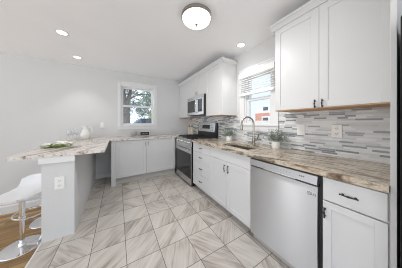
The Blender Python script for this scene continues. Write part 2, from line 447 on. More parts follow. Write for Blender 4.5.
struct('baseboard_recess', MB().box(PWX1, -0.113, YB - 0.014, YB, 0, 0.09), 'trim', label='short white baseboard in the recess below the peninsula overhang')

bs = MB()
bs.slab([0.113, 1.062, 1.752, YB], [0.914, 1.095, 1.372, 1.40], 0, 0.008, [(1, 1), (1, 2), (0, 2)])
for v in bs.bm.verts: u, z, t = v.co; v.co = Vector((XW - t, u, z))
struct('trim_2', bs, 'mosaic', label='grey and white linear mosaic backsplash')

# ---- windows
def window(name, axis, at, h, cas, casbot, label):
    """double hung window; u runs along the wall, d points into the room"""
    u0, u1, z0, z1 = h
    def B(mb, a, b, c, d, e, f, bev=0.002):
        if axis == 'Y': mb.box(a, b, at - e, at - f, c, d, bev, 1)
        else: mb.box(at - e, at - f, a, b, c, d, bev, 1)
        return mb
    root = bpy.data.objects.new(name, None); C.objects.link(root)
    root.location = ((u0 + u1) / 2, at, z0) if axis == 'Y' else (at, (u0 + u1) / 2, z0)
    tag(root, label, 'window', None, 'structure')
    m = MB(); cs, ct = cas
    B(m, u0 - cs, u0, z0 - 0.0, z1 + ct, 0, 0.018); B(m, u1, u1 + cs, z0, z1 + ct, 0, 0.018); B(m, u0, u1, z1, z1 + ct, 0, 0.018)
    B(m, u0 - cs - 0.008, u1 + cs + 0.008, z1 + ct - 0.02, z1 + ct, 0, 0.028)
    m.build('window_casing', 'trim', root)
    m = MB(); B(m, u0 - cs, u1 + cs, z0 - casbot, z0 - 0.022, 0, 0.016); B(m, u0 - cs - 0.012, u1 + cs + 0.012, z0 - 0.022, z0, -0.06, 0.034, 0.004)
    m.build('window_sill', 'trim', root)
    m = MB(); j = 0.018
    B(m, u0, u0 + j, z0, z1, -WT, 0); B(m, u1 - j, u1, z0, z1, -WT, 0); B(m, u0 + j, u1 - j, z1 - j, z1, -WT, 0); B(m, u0 + j, u1 - j, z0, z0 + j, -WT, 0)
    m.build('window_jamb', 'trim', root)
    zm = (z0 + z1) / 2
    for nm, a, b, dd in (('window_sash', z0 + j, zm + 0.022, -0.035), ('window_sash', zm - 0.018, z1 - j, -0.075)):
        m = MB(); s = 0.038; t = 0.035
        B(m, u0 + j, u0 + j + s, a, b, dd - t, dd); B(m, u1 - j - s, u1 - j, a, b, dd - t, dd)
        B(m, u0 + j + s, u1 - j - s, a, a + s + .004, dd - t, dd); B(m, u0 + j + s, u1 - j - s, b - s, b, dd - t, dd)
        sh = m.build(nm, 'trim', root)
        m = MB(); B(m, u0 + j + s - .004, u1 - j - s + .004, a + s, b - s + .004, dd - t * .6, dd - t * .5, 0)
        m.build('window_pane', 'pane', sh)
    return root
window('window_1', 'Y', YB, BW, (0.062, 0.10), 0.085, 'double hung window in the grey back wall')
window('window_2', 'X', XW, RW, (0.10, 0.115), 0.105, 'double hung window above the sink')

# ------------------------------------------------------------------ cabinets
def PB(mb, face, plane, u0, u1, z0, z1, d0, d1, bev=0.0):
    """box on a cabinet face: R faces -X, B faces -Y; d measured outwards from the plane"""
    if face == 'R': mb.box(plane - d1, plane - d0, u0, u1, z0, z1, bev, 1)
    else: mb.box(u0, u1, plane - d1, plane - d0, z0, z1, bev, 1)
    return mb
def shaker(face, plane, u0, u1, z0, z1, parent, name='door', st=0.058, mat='white'):
    m = MB(); t = 0.02; rc = 0.0065; g = 0.0015
    u0 += g; u1 -= g; z0 += g; z1 -= g
    PB(m, face, plane, u0, u1, z0, z1, 0.0, t - rc)
    st = min(st, (u1 - u0) * 0.28)
    PB(m, face, plane, u0, u0 + st, z0, z1, t - rc - .001, t, 0.001); PB(m, face, plane, u1 - st, u1, z0, z1, t - rc - .001, t, 0.001)
    PB(m, face, plane, u0 + st, u1 - st, z1 - st, z1, t - rc - .001, t, 0.001); PB(m, face, plane, u0 + st, u1 - st, z0, z0 + st, t - rc - .001, t, 0.001)
    return m.build(name, mat, parent)
def slabfront(face, plane, u0, u1, z0, z1, parent, name='drawer'):
    m = MB(); g = 0.0015
    PB(m, face, plane, u0 + g, u1 - g, z0 + g, z1 - g, 0, 0.02, 0.0025)
    return m.build(name, 'white', parent)
def pull(face, plane, u, z, L, vertical, parent, mat='bronze', r=0.0040, boss=True):
    """bar pull with two posts and a small collar at its middle"""
    def P(a, b, d): return (plane - d, u + a, z + b) if face == 'R' else (u + a, plane - d, z + b)
    m = MB(); h = L / 2; off = 0.020 + 0.016
    A = (lambda t, d: P(0, t, d)) if vertical else (lambda t, d: P(t, 0, d))
    m.tube([A(-h, off), A(-h * .5, off + .002), A(0, off + .003), A(h * .5, off + .002), A(h, off)], [r * .9, r, r * 1.15, r, r * .9], 8)
    for s in (-.72, .72):
        m.tube([A(h * s, 0.020), A(h * s, 0.023), A(h * s, 0.026), A(h * s, off)], [r * 1.6, r * 1.6, r * .9, r * .9], 8)
    if boss: m.tube([A(-.007, off + .002), A(-.004, off + .003), A(.004, off + .003), A(.007, off + .002)], [r * 1.1, r * 1.6, r * 1.6, r * 1.1], 10)
    for s in (-1, 1): m.tube([A(h * s - .003, off), A(h * s, off), A(h * s + .003, off)], [r * .9, r * 1.5, r * .9], 8)
    return m.build('handle', mat, parent, True)
ZT = 0.876   # top of base cabinets
def base_body(face, plane, depth, u0, u1, root, kick=0.10, kd=0.075, top=ZT):
    m = MB(); PB(m, face, plane, u0, u1, kick, top, -depth, 0); m.build('carcass', 'white', root)
    m = MB(); PB(m, face, plane, u0, u1, 0, kick, -depth, -kd); m.build('toe_kick', 'kick', root)
FB = XF + 0.02     # carcass plane; fronts come out to XF
DB = XW - 0.01 - FB
# drawer stack beside the range
t = thing('drawer_cabinet', (FB, 2.05, 0), 'white base cabinet with four stacked drawers beside the gas range', 'cabinet')
base_body('R', FB, DB, 1.764, 2.340, t)
for z0, z1 in ((0.10, 0.33), (0.33, 0.545), (0.545, 0.718), (0.718, 0.872)):
    d = slabfront('R', FB, 1.764, 2.340, z0, z1, t)
    pull('R', FB, 2.052, (z0 + z1) / 2 + 0.005, 0.075, False, d)
# sink base
t = thing('sink_cabinet', (FB, 1.38, 0), 'white two-door base cabinet below the kitchen sink', 'cabinet')
m = MB(); PB(m, 'R', FB, 1.006, 1.764, 0.10, 0.60, -DB, 0); PB(m, 'R', FB, 1.006, 1.764, 0.60, ZT, -0.02, 0); m.build('carcass', 'white', t)
m = MB(); PB(m, 'R', FB, 1.006, 1.764, 0, 0.10, -DB, -0.075); m.build('toe_kick', 'kick', t)
slabfront('R', FB, 1.006, 1.764, 0.728, 0.872, t, 'false_front')
for a, b, hu in ((1.006, 1.390, 1.358), (1.390, 1.764, 1.424)):
    d = shaker('R', FB, a, b, 0.10, 0.728, t); pull('R', FB, hu, 0.636, 0.10, True, d)
# narrow base cabinet at the near end
t = thing('end_base_cabinet', (FB, 0.26, 0), 'narrow white base cabinet between the dishwasher and refrigerator panel', 'cabinet')
base_body('R', FB, DB, 0.115, 0.398, t)
d = slabfront('R', FB, 0.119, 0.394, 0.712, 0.868, t); pull('R', FB, 0.264, 0.789, 0.078, False, d)
d = shaker('R', FB, 0.119, 0.394, 0.10, 0.706, t, st=0.045); pull('R', FB, 0.380, 0.628, 0.066, True, d)
# corner cabinet along the back wall
YF = 3.222
t = thing('back_base_cabinet', (0.55, YF, 0), 'white two-door base cabinet below the back window', 'cabinet')
base_body('B', YF, YB - 0.01 - YF, -0.034, 1.200, t, 0.135, 0.05, 0.884)
for a, b, hu in ((-0.034, 0.535, 0.505), (0.535, 1.185, 0.565)):
    d = shaker('B', YF, a, b, 0.138, 0.878, t); pull('B', YF, hu, 0.79, 0.09, True, d, 'nickel')
m = MB(); m.box(-0.113, -0.036, 3.196, YB - 0.01, 0, 0.884, 0.002); m.build('end_panel', 'white', t)
# tall panel beside the refrigerator
tag(MB().box(XF, XW - 0.01, 0.093, 0.113, 0, 2.30, 0.001).build('refrigerator_surround', 'white'), 'tall narrow white end panel beside the black refrigerator', 'cabinet panel')

# upper cabinets
def crown(mb, u0, u1, ret0, ret1, zb=2.285):
    prof = [(0, 0), (0.006, 0), (0.010, 0.012), (0.026, 0.036), (0.040, 0.048), (0.043, 0.062), (0, 0.062)]
    fx = UF - 0.0
    mb.prism([(fx - p[0], zb + p[1]) for p in prof], u0 - (0.043 if ret0 else 0), u1 + (0.043 if ret1 else 0), 'Y')
    for flag, u, sgn in ((ret0, u0, -1), (ret1, u1, 1)):
        if flag: mb.prism([(u + sgn * p[0], zb + p[1]) for p in prof], fx, XW - 0.006, 'X')
def upper(name, u0, u1, z0, doors, label, ret0, ret1, handles, st=0.06, z1=2.285):
    root = thing(name, (UF + .02, (u0 + u1) / 2, z0), label, 'cabinet')
    m = MB(); PB(m, 'R', UF + .02, u0, u1, z0 + 0.006, 2.345, -(XW - 0.01 - UF - .02), 0); m.build('carcass', 'white', root)
    m = MB(); PB(m, 'R', UF + .02, u0 + .001, u1 - .001, z0, z0 + 0.006, -(XW - 0.012 - UF - .02), 0.018); m.build('underside', 'birch', root)['label'] = 'bare birch underside'
    for (a, b), hs in zip(doors, handles):
        d = shaker('R', UF + .02, a, b, z0 + 0.007, z1, root, st=st)
        for hu, hz, mt in hs: pull('R', UF + .02, hu, hz, 0.068, True, d, mt)
    m = MB(); crown(m, u0, u1, ret0, ret1); m.build('crown_molding', 'white', root)
    return root
upper('upper_cabinet', 0.115, 0.920, 1.372, ((0.115, 0.518), (0.518, 0.920)), 'large white two-door upper cabinet above the near mosaic backsplash', False, True,
      ([(0.492, 1.415, 'bronze')], [(0.546, 1.415, 'bronze')]))
upper('upper_cabinet', 1.846, 2.368, 1.372, ((1.846, 2.368),), 'white one-door upper cabinet between window and microwave', True, False, ([],))
upper('upper_cabinet', 2.368, 3.105, 1.840, ((2.368, 2.737), (2.737, 3.105)), 'short white two-door upper cabinet above the microwave', False, False,
      ([(2.710, 1.90, 'nickel')], [(2.764, 1.90, 'nickel')]))
upper('upper_cabinet', 3.105, YB - 0.006, 1.372, ((3.105, YB - 0.03),), 'white upper cabinet in the far corner beside the microwave', False, False, ([],))

# ------------------------------------------------------------------ countertops
mb = MB(); SX0, SX1, SY0, SY1 = 1.345, 1.665, 1.150, 1.680
mb.slab([1.204, SX0, SX1, XW - .001], [0.115, SY0, SY1, 2.352], ZT, 0.914, [(1, 1)])
bmesh.ops.bevel(mb.bm, geom=[e for e in mb.bm.edges if all(abs(v.co.x - 1.204) < 1e-4 for v in e.verts) and abs(e.verts[0].co.z - e.verts[1].co.z) < 1e-4], offset=0.006, segments=2, affect='EDGES')
tag(mb.build('countertop', 'granite'), 'tan and brown granite countertop along the sink wall', 'countertop')
mb = MB()
mb.slab([-0.893, -0.138, 1.204, XW - .001], [2.042, 3.172, YB - .001], 0.884, 0.914, [(1, 0), (2, 0)])
mb.slab([1.2041, XW - .001], [3.150, 3.1721], 0.884, 0.914)
tag(mb.build('peninsula_countertop', 'granite2'), 'pale veined granite countertop running along the peninsula and back wall', 'countertop')

# ------------------------------------------------------------------ sink and faucet
t = thing('kitchen_sink', ((SX0 + SX1) / 2, (SY0 + SY1) / 2, 0.69), 'undermount stainless sink set in the tan granite countertop', 'sink')
mb = MB(); e = 0.012
x0, x1, y0, y1, zb = SX0 - e, SX1 + e, SY0 - e, SY1 + e, 0.69
mb.box(x0, x0 + .01, y0, y1, zb, ZT); mb.box(x1 - .01, x1, y0, y1, zb, ZT); mb.box(x0 + .01, x1 - .01, y0, y0 + .01, zb, ZT); mb.box(x0 + .01, x1 - .01, y1 - .01, y1, zb, ZT); mb.box(x0, x1, y0, y1, zb - .008, zb)
mb.build('basin', 'sink', t)
MB().lathe([(0, .004), (.018, .004), (.03, .006), (.042, .004), (.044, 0), (0, 0)], ((SX0 + SX1) / 2 + .05, (SY0 + SY1) / 2, zb), 20).build('drain', 'chrome', t, True)
t = thing('kitchen_faucet', (1.730, 1.365, 0.914), 'brushed nickel gooseneck faucet with pull-down spray head behind sink', 'faucet')
fx, fy = 1.730, 1.365
MB().lathe([(0, 0), (.030, 0), (.030, .006), (.024, .012), (.022, .05), (.024, .075), (.021, .10), (.014, .112), (0, .112)], (fx, fy, .914), 20).build('faucet_body', 'nickel', t, True)
pts = [(fx, fy, 1.02), (fx, fy, 1.22)]
dx, dy = -0.98, 0.20
for i in range(1, 13):
    a = math.pi * i / 12; rr = 0.105
    pts.append((fx + dx * rr * (1 - math.cos(a)), fy + dy * rr * (1 - math.cos(a)), 1.22 + rr * math.sin(a)))
MB().tube(pts, 0.0125, 12).build('gooseneck', 'nickel', t, True)
ex, ey, ez = pts[-1]
MB().tube([(ex, ey, ez + .002), (ex, ey, ez - .01), (ex, ey, ez - .03), (ex, ey, ez - .075), (ex, ey, ez - .085)], [.0125, .015, .015, .019, .016], 14).build('spray_head', 'nickel', t, True)
MB().tube([(fx, fy - .02, .985), (fx, fy - .045, .990), (fx - .004, fy - .075, 1.03), (fx - .006, fy - .09, 1.065)], [.013, .012, .008, .007], 10).build('lever', 'nickel', t, True)

# ------------------------------------------------------------------ dishwasher
t = thing('dishwasher', (XF, 0.71, 0), 'stainless steel dishwasher below the tan granite countertop', 'dishwasher')
MB().box(XF + .03, XW - .02, 0.402, 1.002, 0.085, ZT).build('tub', 'black', t)
DY0, DY1 = 0.420, 1.000
mb = MB()
prof = []
for i in range(9):
    z = 0.078 + (0.783 - 0.078) * i / 8; prof.append((XF - 0.004 - 0.007 * math.sin(math.pi * i / 8), z))
mb.prism(prof + [(XF + .03, .783), (XF + .03, .078)], DY0, DY1, 'Y'); mb.build('door', 'steelv', t, True, 25)
mb = MB(); mb.prism([(XF - .018, 0.800), (XF - .004, 0.858), (XF + .004, .864), (XF + .03, .864), (XF + .03, .800)], DY0, DY1, 'Y'); cp = mb.build('control_panel', 'steelp', t)
mb = MB(); mb.box(XF + .004, XF + .03, DY0, DY1, .780, .801); mb.build('handle_pocket_shade', 'slot', t)  # dark colour stands in for the shadow inside the pocket
mb = MB(); mb.box(XF - .020, XF - .004, .56, .84, .792, .801, .002); mb.build('handle', 'steel', t)
mb = MB(); mb.box(XF + .045, XF + .06, 0.402, 1.002, 0.0, 0.085); mb.build('toe_kick', 'kick', t)
for ya, yb_, za, zb_ in [(.500 + i * .013, .509 + i * .013, .828, .836) for i in range(3)] + [(.60 + i * .025, .606 + i * .025, .830, .834) for i in range(6)]:
    mb = MB(); mb.box(XF - .0125, XF - .011, ya, yb_, za, zb_)
    for v in mb.bm.verts: v.co.x = XF - .018 + (v.co.z - .80) * .2414 - (.0015 if v.co.x < XF - .0118 else -.001)
    mb.build('touch_button', 'grey', cp)
def text_mesh(body, size, name, mat, parent, M4, depth=0.0008):
    cu = bpy.data.curves.new(name, 'FONT'); cu.body = body; cu.size = size; cu.extrude = depth; cu.align_x = 'CENTER'; cu.align_y = 'CENTER'
    o = bpy.data.objects.new(name, cu); C.objects.link(o)
    dg = bpy.context.evaluated_depsgraph_get(); me = bpy.data.meshes.new_from_object(o.evaluated_get(dg))
    bpy.data.objects.remove(o); bpy.data.curves.remove(cu)
    me.transform(M4)
    me.transform(Matrix.Translation(-world_loc(parent)))
    me.materials.clear(); me.materials.append(MT[mat])
    q = bpy.data.objects.new(name, me); C.objects.link(q); q.parent = parent
    return q
# text facing -X : local x -> -Y, local y -> +Z
RX = Matrix(((0, 0, -1, 0), (-1, 0, 0, 0), (0, 1, 0, 0), (0, 0, 0, 1)))
dl = MB().box(XF - .0082, XF - .0040, .424, .486, .698, .746).build('badge', 'label', t)
lx = XF - .0088
text_mesh('LG', .027, 'badge_lettering', 'grey', t, Matrix.Translation((lx, .443, .722)) @ RX)
mb = MB(); mb.tube([(lx, .470 + .0125 * math.cos(a * math.pi / 8), .722 + .0125 * math.sin(a * math.pi / 8)) for a in range(16)], .0013, 6, closed=True)
mb.tube([(lx, .470, .729), (lx, .470, .717), (lx, .465, .717)], .0013, 6)
mb.tube([(lx, .4745, .7255), (lx, .4745, .7235)], .0015, 6)
mb.build('badge_emblem', 'grey', t)

# ------------------------------------------------------------------ range
RY0, RY1 = 2.364, 3.140; RX0 = 1.195
t = thing('gas_range', (1.5, 2.75, 0), 'stainless and black gas range with oven in the far corner', 'range')
MB().box(RX0 + .013, XW - .015, RY0, RY1, 0.02, 0.895, .003).build('body', 'black', t)
mb = MB(); mb.box(RX0, XW - .07, RY0, RY1, .895, .917, .004); mb.build('cooktop', 'steel', t)
mb = MB(); mb.prism([(RX0 + .03, .905), (RX0 + .012, .903), (RX0 - .012, .800), (RX0 - .008, .770), (RX0 + .03, .770)], RY0, RY1, 'Y'); cp = mb.build('control_panel', 'steel', t)
for i in range(5):
    y = RY0 + .10 + i * (RY1 - RY0 - .20) / 4
    mb = MB(); mb.lathe([(0, -.036), (.017, -.036), (.020, -.030), (.022, -.006), (.026, 0), (0, 0)], (0, 0, 0), 16, 'X')
    bmesh.ops.rotate(mb.bm, verts=mb.bm.verts[:], cent=(0, 0, 0), matrix=Matrix.Rotation(R(13), 3, 'Y')); bmesh.ops.translate(mb.bm, verts=mb.bm.verts[:], vec=(RX0 - .002, y, .845))
    mb.build('knob', 'steel', t, True)
mb = MB(); mb.box(RX0, RX0 + .0125, RY0 + .004, RY1 - .004, .16, .765, .003); dr = mb.build('oven_door', 'steel', t)
MB().box(RX0 - .003, RX0 + .002, RY0 + .012, RY1 - .012, .166, .640, .001).build('oven_window', 'bglass', dr)
mb = MB(); mb.tube([(RX0 - .045, RY0 + .05, .70), (RX0 - .045, RY1 - .05, .70)], .012, 12)
for y in (RY0 + .08, RY1 - .08): mb.tube([(RX0 + .002, y, .70), (RX0 - .045, y, .70)], .009, 8)
mb.build('oven_handle', 'steel', dr, True)
MB().box(RX0 + .001, RX0 + .0125, RY0 + .004, RY1 - .004, .035, .154, .003).build('drawer', 'steel', t)
for gy0, gy1 in ((RY0 + .03, RY0 + .27), (RY0 + .275, RY0 + .50), (RY0 + .505, RY1 - .03)):
    mb = MB(); a, b = RX0 + .05, XW - .13; zz = .945
    for x in (a, b): mb.box(x, x + .014, gy0, gy1, zz - .012, zz)
    for y in (gy0, gy1 - .014): mb.box(a, b + .014, y, y + .014, zz - .012, zz)
    ym = (gy0 + gy1) / 2; mb.box(a, b, ym - .006, ym + .006, zz - .010, zz)
    for x in (a + (b - a) * .28, a + (b - a) * .72): mb.box(x - .006, x + .006, gy0, gy1, zz - .010, zz)
    for x in (a + .002, b + .002):
        for y in (gy0 + .002, gy1 - .012): mb.box(x, x + .01, y, y + .01, .9165, zz - .01)
    mb.build('grate', 'iron', t)
for x in (RX0 + .19, RX0 + .44):
    for y in (RY0 + .15, RY0 + .39, RY1 - .15):
        MB().lathe([(0, .016), (.030, .016), (.034, .010), (.042, .008), (.044, 0), (0, 0)], (x, y, .917), 16).build('burner', 'iron', t, True)
mb = MB(); mb.prism([(XW - .075, .90), (XW - .068, 1.02), (XW - .045, 1.238), (XW - .015, 1.238), (XW - .015, .90)], RY0, RY1, 'Y'); bg = mb.build('backguard', 'black', t)
mb = MB(); mb.prism([(XW - .073, 1.035), (XW - .0475, 1.232), (XW - .040, 1.232), (XW - .055, 1.035)], RY0 + .055, RY1 - .02, 'Y'); mb.build('backguard_panel', 'steel', bg)
def bgx(z): return XW - .078 + (z - .995) / .237 * .0305
mb = MB(); mb.prism([(bgx(1.10) - .002, 1.10), (bgx(1.19) - .002, 1.19), (bgx(1.19) + .004, 1.19), (bgx(1.10) + .004, 1.10)], 2.62, 2.94, 'Y'); mb.build('display', 'bglass', bg)
for i in range(4):
    for y in (2.50, 2.56, 2.98, 3.04):
        mb = MB(); z = 1.06 + .035 * i; mb.prism([(bgx(z) - .001, z), (bgx(z + .012) - .001, z + .012), (bgx(z) + .004, z + .012), (bgx(z) + .004, z)], y - .012, y + .012, 'Y'); mb.build('touch_key', 'grey', bg)

# ------------------------------------------------------------------ microwave
MX, MY0, MY1, MZ0, MZ1 = 1.463, 2.372, 3.100, 1.400, 1.825
t = thing('microwave', (1.65, 2.74, MZ0), 'stainless over-the-range microwave above the gas range', 'microwave')
MB().box(MX + .025, XW - .012, MY0, MY1, MZ0, MZ1, .003).build('body', 'black', t)
mb = MB(); mb.box(MX, MX + .026, 2.575, MY1, MZ0 + .012, MZ1 - .055, .003); dr = mb.build('door', 'steel', t)
MB().box(MX - .002, MX + .002, 2.665, MY1 - .035, MZ0 + .075, MZ1 - .085, .001).build('door_window', 'gglass', dr)
mb = MB(); mb.tube([(MX + .002, 2.615, 1.462), (MX - .034, 2.615, 1.475), (MX - .042, 2.615, 1.60), (MX - .034, 2.615, 1.735), (MX + .002, 2.615, 1.748)], .011, 10); mb.build('handle', 'steel', dr, True)
mb = MB(); mb.box(MX, MX + .026, MY0, 2.572, MZ0 + .012, MZ1 - .055, .003); pn = mb.build('control_panel', 'steel', t)
MB().box(MX - .002, MX + .002, MY0 + .035, 2.560, MZ0 + .075, MZ1 - .085, .001).build('keypad', 'bglass', pn)
MB().box(MX, MX + .026, MY0, MY1, MZ1 - .053, MZ1, .002).build('vent_strip', 'steel', t)

# ------------------------------------------------------------------ refrigerator
t = thing('refrigerator', (1.5, -0.38, 0), 'black refrigerator at the right edge beside the white panel', 'refrigerator')
FY0, FY1, FX = -0.83, 0.078, 1.150
MB().box(FX + .06, XW - .02, FY0, FY1, .02, 1.745, .004).build('body', 'fridge', t)
for a, b in ((FY0, -0.378), (-0.374, FY1)):
    d = MB().box(FX, FX + .055, a, b, .62, 1.755, .006).build('door', 'fridge', t)
    hy = -0.42 if a == FY0 else -0.33
    mb = MB(); mb.tube([(FX, hy, .80), (FX - .04, hy, .82), (FX - .04, hy, 1.55), (FX, hy, 1.57)], .011, 8); mb.build('handle', 'fridge', d, True)
d = MB().box(FX, FX + .055, FY0, FY1, .06, .612, .006).build('freezer_drawer', 'fridge', t)
mb = MB(); mb.tube([(FX, -.70, .54), (FX - .04, -.68, .54), (FX - .04, -.08, .54), (FX, -.06, .54)], .011, 8); mb.build('handle', 'fridge', d, True)

# ------------------------------------------------------------------ lights
t = thing('flush_ceiling_light', (0.754, 1.357, ZC), 'round flush ceiling light with nickel rim and white dome', 'ceiling light')
MB().lathe([(0, 0), (.150, 0), (.168, -.012), (.170, -.040), (.160, -.046), (0, -.046)], (.754, 1.357, ZC), 40).build('rim', 'nickel', t, True)
MB().lathe([(.158, -.040)] + [(.158 * math.cos(a), -.046 - .062 * math.sin(a)) for a in [i * math.pi / 20 for i in range(0, 10)]] + [(0, -.108)], (.754, 1.357, ZC), 40).build('diffuser', 'lamp', t, True)
MB().lathe([(0, -.104), (.014, -.106), (.016, -.112), (.008, -.118), (.010, -.126), (0, -.130)], (.754, 1.357, ZC), 16).build('finial', 'nickel', t, True)
ld = bpy.data.lights.new('ceiling_bulb', 'AREA'); ld.shape = 'DISK'; ld.size = 0.30; ld.energy = 17; ld.color = (1, .995, .985)
lo = bpy.data.objects.new('ceiling_bulb', ld); C.objects.link(lo); lo.parent = t; lo.location = (0, 0, -.135)
def recessed(x, y, label, src=None):
    if src: return dup(src, (x, y, ZC), label)
    t = thing('recessed_light', (x, y, ZC), label, 'recessed light', 'recessed ceiling lights')
    MB().lathe([(.050, 0), (.072, 0), (.074, -.004), (.068, -.007), (.052, -.004), (.050, 0)], (x, y, ZC), 28).build('trim_ring', 'trim', t, True)
    MB().lathe([(0, -.0035), (.0515, -.0035), (.0515, -.001), (0, -.001)], (x, y, ZC), 28).build('lens', 'can', t, True)
    ld = bpy.data.lights.new('downlight', 'SPOT'); ld.energy = 15; ld.spot_size = R(90); ld.spot_blend = .6; ld.shadow_soft_size = .05; ld.color = (1, .995, .985)
    lo = bpy.data.objects.new('downlight', ld); C.objects.link(lo); lo.parent = t; lo.location = (0, 0, -.02)
    return t
r0 = recessed(-0.644, 2.549, 'recessed round ceiling light farther from the back wall, over the peninsula')
recessed(-0.645, 3.368, 'recessed round ceiling light close to the back wall', r0)
recessed(1.640, 1.530, 'recessed round ceiling light in front of the sink window', r0)

# ------------------------------------------------------------------ outlets and switches
def outlet(name, face, plane, u, z, w, h, label, kind, cat='outlet', grp=None):
    loc = (plane, u, z) if face == 'R' else (u, plane, z)
    t = thing(name, loc, label, cat, grp)
    m = MB(); PB(m, face, plane, u - w / 2, u + w / 2, z - h / 2, z + h / 2, 0, .009, .003); m.build('cover_plate', 'plate', t)
    if kind == 'duplex':
        for s in (-1, 1):
            m = MB(); PB(m, face, plane, u - .017, u + .017, z + s * .024 - .016, z + s * .024 + .016, .006, .0115, .003); q = m.build('socket', 'plate', t)
            m = MB()
            for k in (-.007, .007): PB(m, face, plane, u + k - .0012, u + k + .0012, z + s * .024 - .003, z + s * .024 + .007, .010, .0122)
            PB(m, face, plane, u - .002, u + .002, z + s * .024 - .011, z + s * .024 - .007, .010, .0122)
            m.build('slots', 'slot', q)
    else:
        m = MB(); PB(m, face, plane, u - .017, u + .017, z - .034, z + .034, .006, .013, .003); m.build('rocker', 'plate', t)
    return t
BSX = XW - .008
outlet('wall_outlet', 'R', BSX, 0.484, 1.160, .080, .128, 'white duplex outlet on the backsplash, nearer the refrigerator panel', 'duplex')
outlet('wall_switch', 'R', BSX, 0.796, 1.160, .080, .128, 'white rocker switch on the backsplash beside the potted plant', 'rocker', 'switch')
outlet('wall_outlet', 'B', PWY, -0.539, 0.595, .080, .130, 'white duplex outlet on the end of the half wall', 'duplex')
outlet('wall_switch', 'B', YB, -0.297, 1.188, .075, .12, 'white rocker switch on the grey back wall', 'rocker', 'switch')

# ------------------------------------------------------------------ window blind
t = thing('window_blind', (XW - .045, 1.41, 2.07), 'white slatted blind half lowered over the window above the sink', 'blind')
y0, y1 = 1.095, 1.715
MB().box(XW - .075, XW - .019, y0 - .008, y1 + .008, 1.985, 2.065, .004).build('valance', 'blind', t)
mb = MB()
for i in range(7):
    z = 1.955 - i * .033; th = R(32); c, s_ = math.cos(th) * .023, math.sin(th) * .023
    mb.prism([(XW - .046 - c, z - s_), (XW - .046 + c, z + s_), (XW - .046 + c, z + s_ + .003), (XW - .046 - c, z - s_ + .003)], y0, y1, 'Y')
mb.build('slats', 'blind', t)
MB().box(XW - .072, XW - .020, y0, y1, 1.690, 1.732, .004).build('bottom_rail', 'blind', t)
for y in (y0 + .11, y1 - .11): MB().tube([(XW - .071, y, 1.71), (XW - .071, y, 1.99)], .0012, 5).build('cord', 'blind', t)

# ------------------------------------------------------------------ plants on the counter
def potted(x, y, label):
    t = thing('potted_plant', (x, y, .914), label, 'potted plant', 'potted plants on the sink counter')
    MB().lathe([(0, 0), (.043, 0), (.049, .010), (.052, .045), (.050, .085), (.052, .092), (.049, .094), (.045, .088), (.044, .080), (0, .080)], (x, y, .914), 24).build('pot', 'ceramic', t, True)
    m = MB(); st = MB()
    for i in range(44):
        a = random.uniform(0, 2 * math.pi); e = random.uniform(.15, 1.35); L = random.uniform(.08, .16)
        d = Vector((math.cos(a) * math.cos(e), math.sin(a) * math.cos(e), math.sin(e)))
        p0 = Vector((x + .02 * math.cos(a), y + .02 * math.sin(a), .914 + .078)); pm = p0 + d * L * .55 + Vector((0, 0, .012)); p1 = p0 + d * L
        st.tube([p0, pm, p1], [.0014, .0012, .0008], 5)
        for k in range(9):
            f = .25 + .75 * k / 8; p = p0.lerp(pm, f * 2) if f < .5 else pm.lerp(p1, f * 2 - 1)
            q = Vector((random.uniform(-1, 1), random.uniform(-1, 1), random.uniform(-.3, 1))) + d * .8
            m.leaf(p, q, Vector((0, 0, 1)), random.uniform(.026, .042), random.uniform(.010, .016))
    st.build('stems', 'sage', t); m.build('leaves', 'sage', t)
    return t
p0 = potted(1.720, 1.020, 'small grey-green plant in white pot in front of the mosaic beside the switch')
dup(p0, (1.700, 1.868, .914), 'small grey-green plant in white pot between the sink and the range', 2.0)

# bottles by the range
def bottle(x, y, label):
    t = thing('oil_bottle', (x, y, .914), label, 'bottle', 'cream bottles by the range')
    MB().lathe([(0, 0), (.036, 0), (.040, .008), (.040, .150), (.034, .175), (.020, .192), (.018, .205), (0, .205)], (x, y, .914), 20).build('bottle_body', 'cream', t, True)
    MB().lathe([(0, .203), (.020, .203), (.024, .210), (.024, .240), (.018, .250), (0, .250)], (x, y, .914), 16).build('stopper', 'gold', t, True)
    return t
b0 = bottle(1.745, 3.400, 'cream bottle with wooden stopper beside range, the one in front')
dup(b0, (1.745, 3.555, .914), 'cream bottle with wooden stopper beside range, the one closer to the back wall')

# ------------------------------------------------------------------ things on the back counter and peninsula
t = thing('decorative_ball', (0.340, 3.700, .914), 'grey ribbed decorative ball on the back counter below the window', 'ornament')
mb = MB(); n = 32; rings = []
for i in range(1, 12):
    th = math.pi * i / 12
    rings.append([mb.bm.verts.new((0.340 + (.064 + .004 * (j % 2)) * math.sin(th) * math.cos(2 * math.pi * j / n), 3.700 + (.064 + .004 * (j % 2)) * math.sin(th) * math.sin(2 * math.pi * j / n), .990 + .062 * math.cos(th))) for j in range(n)])
for a, b in zip(rings, rings[1:]):
    for j in range(n): mb.bm.faces.new((a[j], a[(j + 1) % n], b[(j + 1) % n], b[j]))
mb.bm.faces.new(rings[0]); mb.bm.faces.new(rings[-1]); mb.build('ball', 'shell', t)
MB().lathe([(0, 0), (.038, 0), (.040, .006), (.026, .014), (.024, .022), (0, .022)], (0.340, 3.700, .914), 20).build('foot', 'shell', t, True)
t = thing('block_sign', (0.575, 3.70, .914), 'small black block sign with white edge on the back counter', 'sign')
MB().box(.462, .690, 3.700, 3.730, .914, 1.022, .002).build('board', 'trim', t)
MB().box(.472, .680, 3.696, 3.701, .924, 1.012, .001).build('face_panel', 'signb', t)
mb = MB(); xs = [.505 + .007 * i for i in range(21)]
mb.tube([(x, 3.6945, .966 + .012 * math.sin(i * 1.25) + .004 * math.sin(i * 2.9)) for i, x in enumerate(xs)], .0022, 5); mb.build('script_line', 'petal', t)

